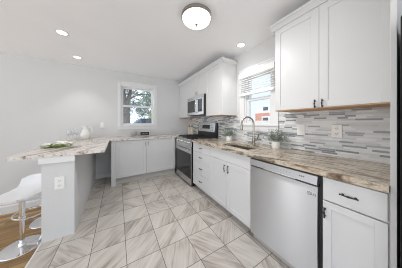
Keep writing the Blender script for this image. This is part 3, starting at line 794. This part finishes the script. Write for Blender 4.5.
t = thing('flower_arrangement', (-0.70, 2.62, .914), 'low spray of white flowers on green leaves lying on the peninsula', 'flowers')
mb = MB(); st = MB()
for i in range(90):
    x = -0.70 + random.uniform(-.13, .13); y = 2.60 + random.uniform(-.05, .06); z = .918 + random.uniform(0, .022)
    a = random.uniform(0, 6.28)
    mb.leaf(Vector((x, y, z)), Vector((math.cos(a), math.sin(a) * .5, random.uniform(.0, .35))), Vector((0, 0, 1)), random.uniform(.04, .075), random.uniform(.016, .028))
mb.build('leaves', 'green', t)
for i in range(6):
    y = 2.575 + i * .012; st.tube([(-.83 + .01 * i, y, .919), (-.70, y - .012, .922), (-.575 - .012 * i, y, .920)], .0042, 6)
st.build('stems', 'green', t)
for i in range(16):
    x = -0.69 + random.uniform(-.14, .12); y = 2.64 + random.uniform(-.05, .07); z = .945 + random.uniform(0, .030)
    m = MB()
    for k in range(7):
        a = k * .9; m.blob((x + .016 * math.cos(a), y + .016 * math.sin(a), z + .003 * (k % 3)), (.014, .014, .009), 1, .15)
    m.blob((x, y, z + .008), (.012, .012, .010), 1, .1); m.build('blossom', 'petal', t)

def goblet(x, y, label):
    t = thing('wine_glass', (x, y, .914), label, 'glass', 'glasses on the peninsula')
    MB().lathe([(0, 0), (.034, 0), (.034, .002), (.010, .006), (.004, .012), (.004, .080), (.008, .090), (0, .092)], (x, y, .914), 20).build('stem', 'goblet', t, True)
    MB().lathe([(0, .090), (.018, .094), (.034, .112), (.040, .140), (.038, .180), (.034, .205), (.032, .205), (.036, .180), (.038, .140), (.032, .114), (.016, .097), (0, .093)], (x, y, .914), 20).build('bowl', 'goblet', t, True)
    return t
g0 = goblet(-0.755, 3.36, 'clear stemmed glass farthest from the white pitcher')
dup(g0, (-0.730, 3.46, .914), 'clear stemmed glass in the middle of the row of glasses')
dup(g0, (-0.692, 3.56, .914), 'clear stemmed glass closest to the white pitcher')

t = thing('white_pitcher', (-0.565, 3.600, .914), 'white ceramic pitcher beside the glasses on the peninsula', 'pitcher')
px_, py_ = -0.565, 3.600
MB().lathe([(0, 0), (.050, 0), (.056, .008), (.078, .050), (.086, .090), (.078, .130), (.054, .165), (.040, .195), (.040, .225), (.050, .255), (.046, .256), (.036, .226), (.036, .196), (.050, .166), (.07, .13), (.07, .05), (0, .02)], (px_, py_, .914), 28).build('jug', 'ceramic', t, True)
MB().tube([(px_ + .043, py_, 1.145), (px_ + .085, py_, 1.150), (px_ + .108, py_, 1.11), (px_ + .108, py_, 1.05), (px_ + .080, py_, 1.01)], [.009, .009, .009, .008, .008], 8).build('handle', 'ceramic', t, True)
mb = MB(); mb.prism([(px_ - .040, 1.140), (px_ - .075, 1.172), (px_ - .046, 1.166)], py_ - .012, py_ + .012, 'Y'); mb.build('spout', 'ceramic', t)

# ------------------------------------------------------------------ bar stools
def stool(x, y, rz, label):
    t = thing('bar_stool', (x, y, ZL), label, 'bar stool', 'bar stools at the peninsula'); z = ZL
    MB().lathe([(0, .020), (.030, .030), (.060, .024), (.130, .016), (.185, .008), (.190, .002), (.188, 0), (0, 0)], (x, y, z), 40).build('base', 'chrome', t, True)
    MB().lathe([(0, .02), (.040, .022), (.034, .05), (.022, .06), (.022, .33), (.027, .335), (.027, .62), (0, .62)], (x, y, z), 20).build('pole', 'chrome', t, True)
    ring = []
    for i in range(28):
        a = 2 * math.pi * i / 28; ring.append((x + .165 * math.cos(a) * (1.0), y + .10 + .15 * math.sin(a), z + .375))
    mb = MB(); mb.tube(ring, .0095, 8, closed=True); mb.lathe([(.026, .355), (.034, .358), (.034, .392), (.026, .395)], (x, y, z), 16); mb.build('footrest', 'chrome', t, True)
    MB().lathe([(0, .60), (.05, .605), (.10, .625), (.10, .64), (0, .64)], (x, y, z), 20).build('seat_plate', 'chrome', t, True)
    # moulded shell: seat that sweeps up into a low back (back towards +y, facing -y)
    mb = MB(); prof = [(-.205, .668), (-.195, .655), (-.15, .648), (-.05, .645), (.05, .648), (.13, .662), (.175, .695), (.198, .74), (.210, .80), (.214, .845)]
    NU = 13; top = []; bot = []
    for (yy, zz) in prof:
        w = .205 if yy < .1 else .205 - .03 * min(1, (zz - .66) / .2)
        if yy < -.17: w = .175
        ra, rb = [], []
        for i in range(NU):
            u = -1 + 2 * i / (NU - 1); edge = abs(u) ** 3
            zl = zz + (.030 if yy < .17 else 0) * edge - (.05 * edge if zz > .8 else 0); yl = yy - (.05 * u * u if zz > .68 and yy > 0 else 0)
            ra.append(mb.bm.verts.new((x + u * w, y + yl, z + zl + .012))); rb.append(mb.bm.verts.new((x + u * w * .985, y + yl + (.018 if zz > .69 and yy > 0 else .004), z + zl - (.014 if yy < .17 else .004))))
        top.append(ra); bot.append(rb)
    for i in range(len(prof) - 1):
        for j in range(NU - 1):
            mb.bm.faces.new((top[i][j], top[i][j + 1], top[i + 1][j + 1], top[i + 1][j])); mb.bm.faces.new((bot[i][j], bot[i + 1][j], bot[i + 1][j + 1], bot[i][j + 1]))
        mb.bm.faces.new((top[i][0], top[i + 1][0], bot[i + 1][0], bot[i][0])); mb.bm.faces.new((top[i][-1], bot[i][-1], bot[i + 1][-1], top[i + 1][-1]))
    for j in range(NU - 1):
        mb.bm.faces.new((top[0][j], bot[0][j], bot[0][j + 1], top[0][j + 1])); mb.bm.faces.new((top[-1][j], top[-1][j + 1], bot[-1][j + 1], bot[-1][j]))
    mb.build('seat_shell', 'stool', t, True, 60)
    t.rotation_euler.z = rz
    return t
s0 = stool(-1.050, 2.690, R(-27), 'white shell bar stool on chrome base, in front of the other stool')
dup(s0, (-0.985, 3.220, ZL), 'white shell bar stool on chrome base, half hidden behind the half wall', R(-27))

# ------------------------------------------------------------------ outside, seen through the windows
struct('ground_1', MB().box(-30, 40, YB + WT + .6, 60, .05, .15), 'concrete', label='pale driveway beyond the back window')  # ground made pale so sunlight bounces up to the ceiling
struct('ground_2', MB().box(XW + WT + .6, 40, -20, YB + WT + .6, .05, .15), 'concrete', label='pale driveway beyond the sink window')  # same pale colour, chosen for its bounce into the room
def tree(x, y, zb, trunk_pts, rads, branches, clumps, leaf, name, label, n=70, ls=(.10, .17)):
    t = thing(name, (x, y, zb), label, 'tree')
    m = MB(); m.tube(trunk_pts, rads, 12)
    for pts, rr in branches: m.tube(pts, rr, 8)
    m.build('trunk', 'bark', t, True)
    m = MB()
    for cx, cy, cz, r in clumps:
        for i in range(n):
            d = Vector((random.gauss(0, 1), random.gauss(0, 1), random.gauss(0, 1))); d.normalize()
            p = Vector((cx, cy, cz)) + d * r * random.uniform(.3, 1.0)
            q = Vector((random.uniform(-1, 1), random.uniform(-1, 1), random.uniform(-1, .4)))
            L = random.uniform(*ls); m.leaf(p, q, Vector((random.uniform(-1, 1), random.uniform(-1, 1), 1)), L, L * .55)
    m.build('foliage', leaf, t)
    return t
tree(.33, 8.0, .15, [(.36, 8, .15), (.33, 8, 1.2), (.30, 8, 2.0), (.20, 8, 2.7), (.05, 8.1, 4.0)], [.24, .19, .17, .14, .09],
     [([(.30, 8, 2.0), (.46, 8, 2.45), (.62, 8.1, 3.2)], [.12, .09, .06]), ([(.42, 8, 2.4), (.95, 8.1, 2.75), (1.5, 8.2, 2.8)], [.05, .035, .02])],
     [(.9 + random.uniform(-1.0, 1.5), 8.2 + random.uniform(-.5, .9), random.uniform(2.35, 3.9), random.uniform(.3, .5)) for _ in range(38)] + [(random.uniform(.6, 2.4), 8.8, random.uniform(1.6, 2.4), .25) for _ in range(12)], 'leafg', 'shade_tree', 'thick trunked tree outside the back window', 56)
tree(4.6, 17.0, .15, [(4.6, 17, .15), (4.6, 17, 1.5), (4.7, 17, 2.6)], [.16, .12, .06], [], [(4.6 + random.uniform(-1.2, 1.2), 17 + random.uniform(-.6, .6), random.uniform(1.3, 3.3), .65) for _ in range(12)], 'leafy', 'yellow_tree', 'yellow-green bushy tree far outside the back window', 90, (.16, .28))
for i in range(5):
    x = -2.5 + i * 2.9
    m = MB()
    for k in range(330):
        L = random.uniform(.2, .34); a = random.uniform(0, 6.28); rr = random.uniform(0, 1) ** .5
        m.leaf(Vector((x + 1.3 * rr * math.cos(a), 24 + .8 * rr * math.sin(a), random.uniform(.2, 2.1 + .4 * math.sin(i * 2.1)))), Vector((random.uniform(-1, 1), random.uniform(-1, 1), random.uniform(-.5, 1))), Vector((0, 0, 1)), L, L * .6)
    lab = ['dark shrub far left of the row beyond the parked car', 'dark shrub second from left in the row beyond the parked car', 'dark shrub in the middle of the row beyond the car', 'dark shrub second from right in the row beyond the parked car', 'dark shrub far right of the row beyond the parked car'][i]
    tag(m.build('shrub', 'leafd'), lab, 'shrub', 'shrubs beyond the back window')
t = thing('parked_car', (2.1, 13, .15), 'blue parked car seen low through the back window', 'car')
cx, cy, cz = 2.2, 13.0, .15
mb = MB(); mb.prism([(cx - 2.1, cz + .35), (cx - 2.1, cz + .80), (cx - 1.2, cz + .92), (cx - .6, cz + 1.42), (cx + .9, cz + 1.45), (cx + 1.6, cz + .98), (cx + 2.1, cz + .90), (cx + 2.15, cz + .35)], cy - .85, cy + .85, 'Y'); mb.build('body', 'car', t)
mb = MB(); mb.prism([(cx - 1.0, cz + .97), (cx - .56, cz + 1.36), (cx + .86, cz + 1.38), (cx + 1.35, cz + 1.0)], cy - .86, cy + .86, 'Y'); mb.build('windows', 'carg', t)
for wx in (-1.3, 1.35):
    for wy in (-.82, .82): MB().lathe([(0, -.1), (.2, -.1), (.33, -.08), (.34, 0), (.33, .08), (.2, .1), (0, .1)], (cx + wx, cy + wy, cz + .34), 20, 'Y').build('wheel', 'tyre', t, True)
for tx, ty, tl in ((1.2, 20.0, 'tall pale tree farther out, straight behind the thick trunked tree'), (5.4, 22.0, 'tall pale tree farther out, behind the yellow-green tree'), (-4.6, 21.0, 'tall pale tree farther out, left of the thick trunk')):
    tree(tx, ty, .15, [(tx, ty, .15), (tx, ty, 2.0), (tx + .1, ty, 4.0)], [.2, .15, .08], [], [(tx + random.uniform(-1.9, 1.9), ty + random.uniform(-.8, .8), random.uniform(2.2, 6.0), .8) for _ in range(16)], 'leafg', 'pale_tree', tl, 70, (.22, .36))
# brick house beyond the sink window
t = thing('brick_house', (11.5, 7.0, .15), 'red brick house with white upper wall beyond the sink window', 'house')
hx = 9.0
MB().box(hx, hx + 5, 2.5, 6.95, .15, 1.93).build('brick_wall', 'brick', t)
MB().box(hx + .03, hx + 5, 2.5, 6.95, 1.93, 2.42).build('upper_wall', 'siding', t)
mb = MB(); mb.box(hx - .04, hx + 5.1, 2.4, 7.0, 2.42, 2.50); mb.build('eave', 'siding', t)
for y in (6.08, 4.4):
    f = MB().box(hx - .01, hx + .06, y - .24, y + .24, 2.06, 2.38).build('window', 'siding', t); MB().box(hx - .02, hx + .0, y - .19, y + .19, 2.10, 2.34).build('pane', 'carg', f)
    f = MB().box(hx - .03, hx + .05, y - .30, y + .30, .95, 1.68).build('window', 'siding', t); MB().box(hx - .04, hx - .02, y - .22, y + .22, 1.02, 1.60).build('pane', 'carg', f)
tree(9.2, 10.6, .15, [(9.2, 10.6, .15), (9.2, 10.6, 1.3), (9.3, 10.6, 2.2)], [.14, .11, .06], [], [(9.2 + random.uniform(-.8, .8), 10.6 + random.uniform(-1.3, 1.0), random.uniform(.7, 2.3), .6) for _ in range(12)], 'leafd', 'garden_tree', 'bushy tree beside the brick house beyond the sink window', 80, (.14, .24))
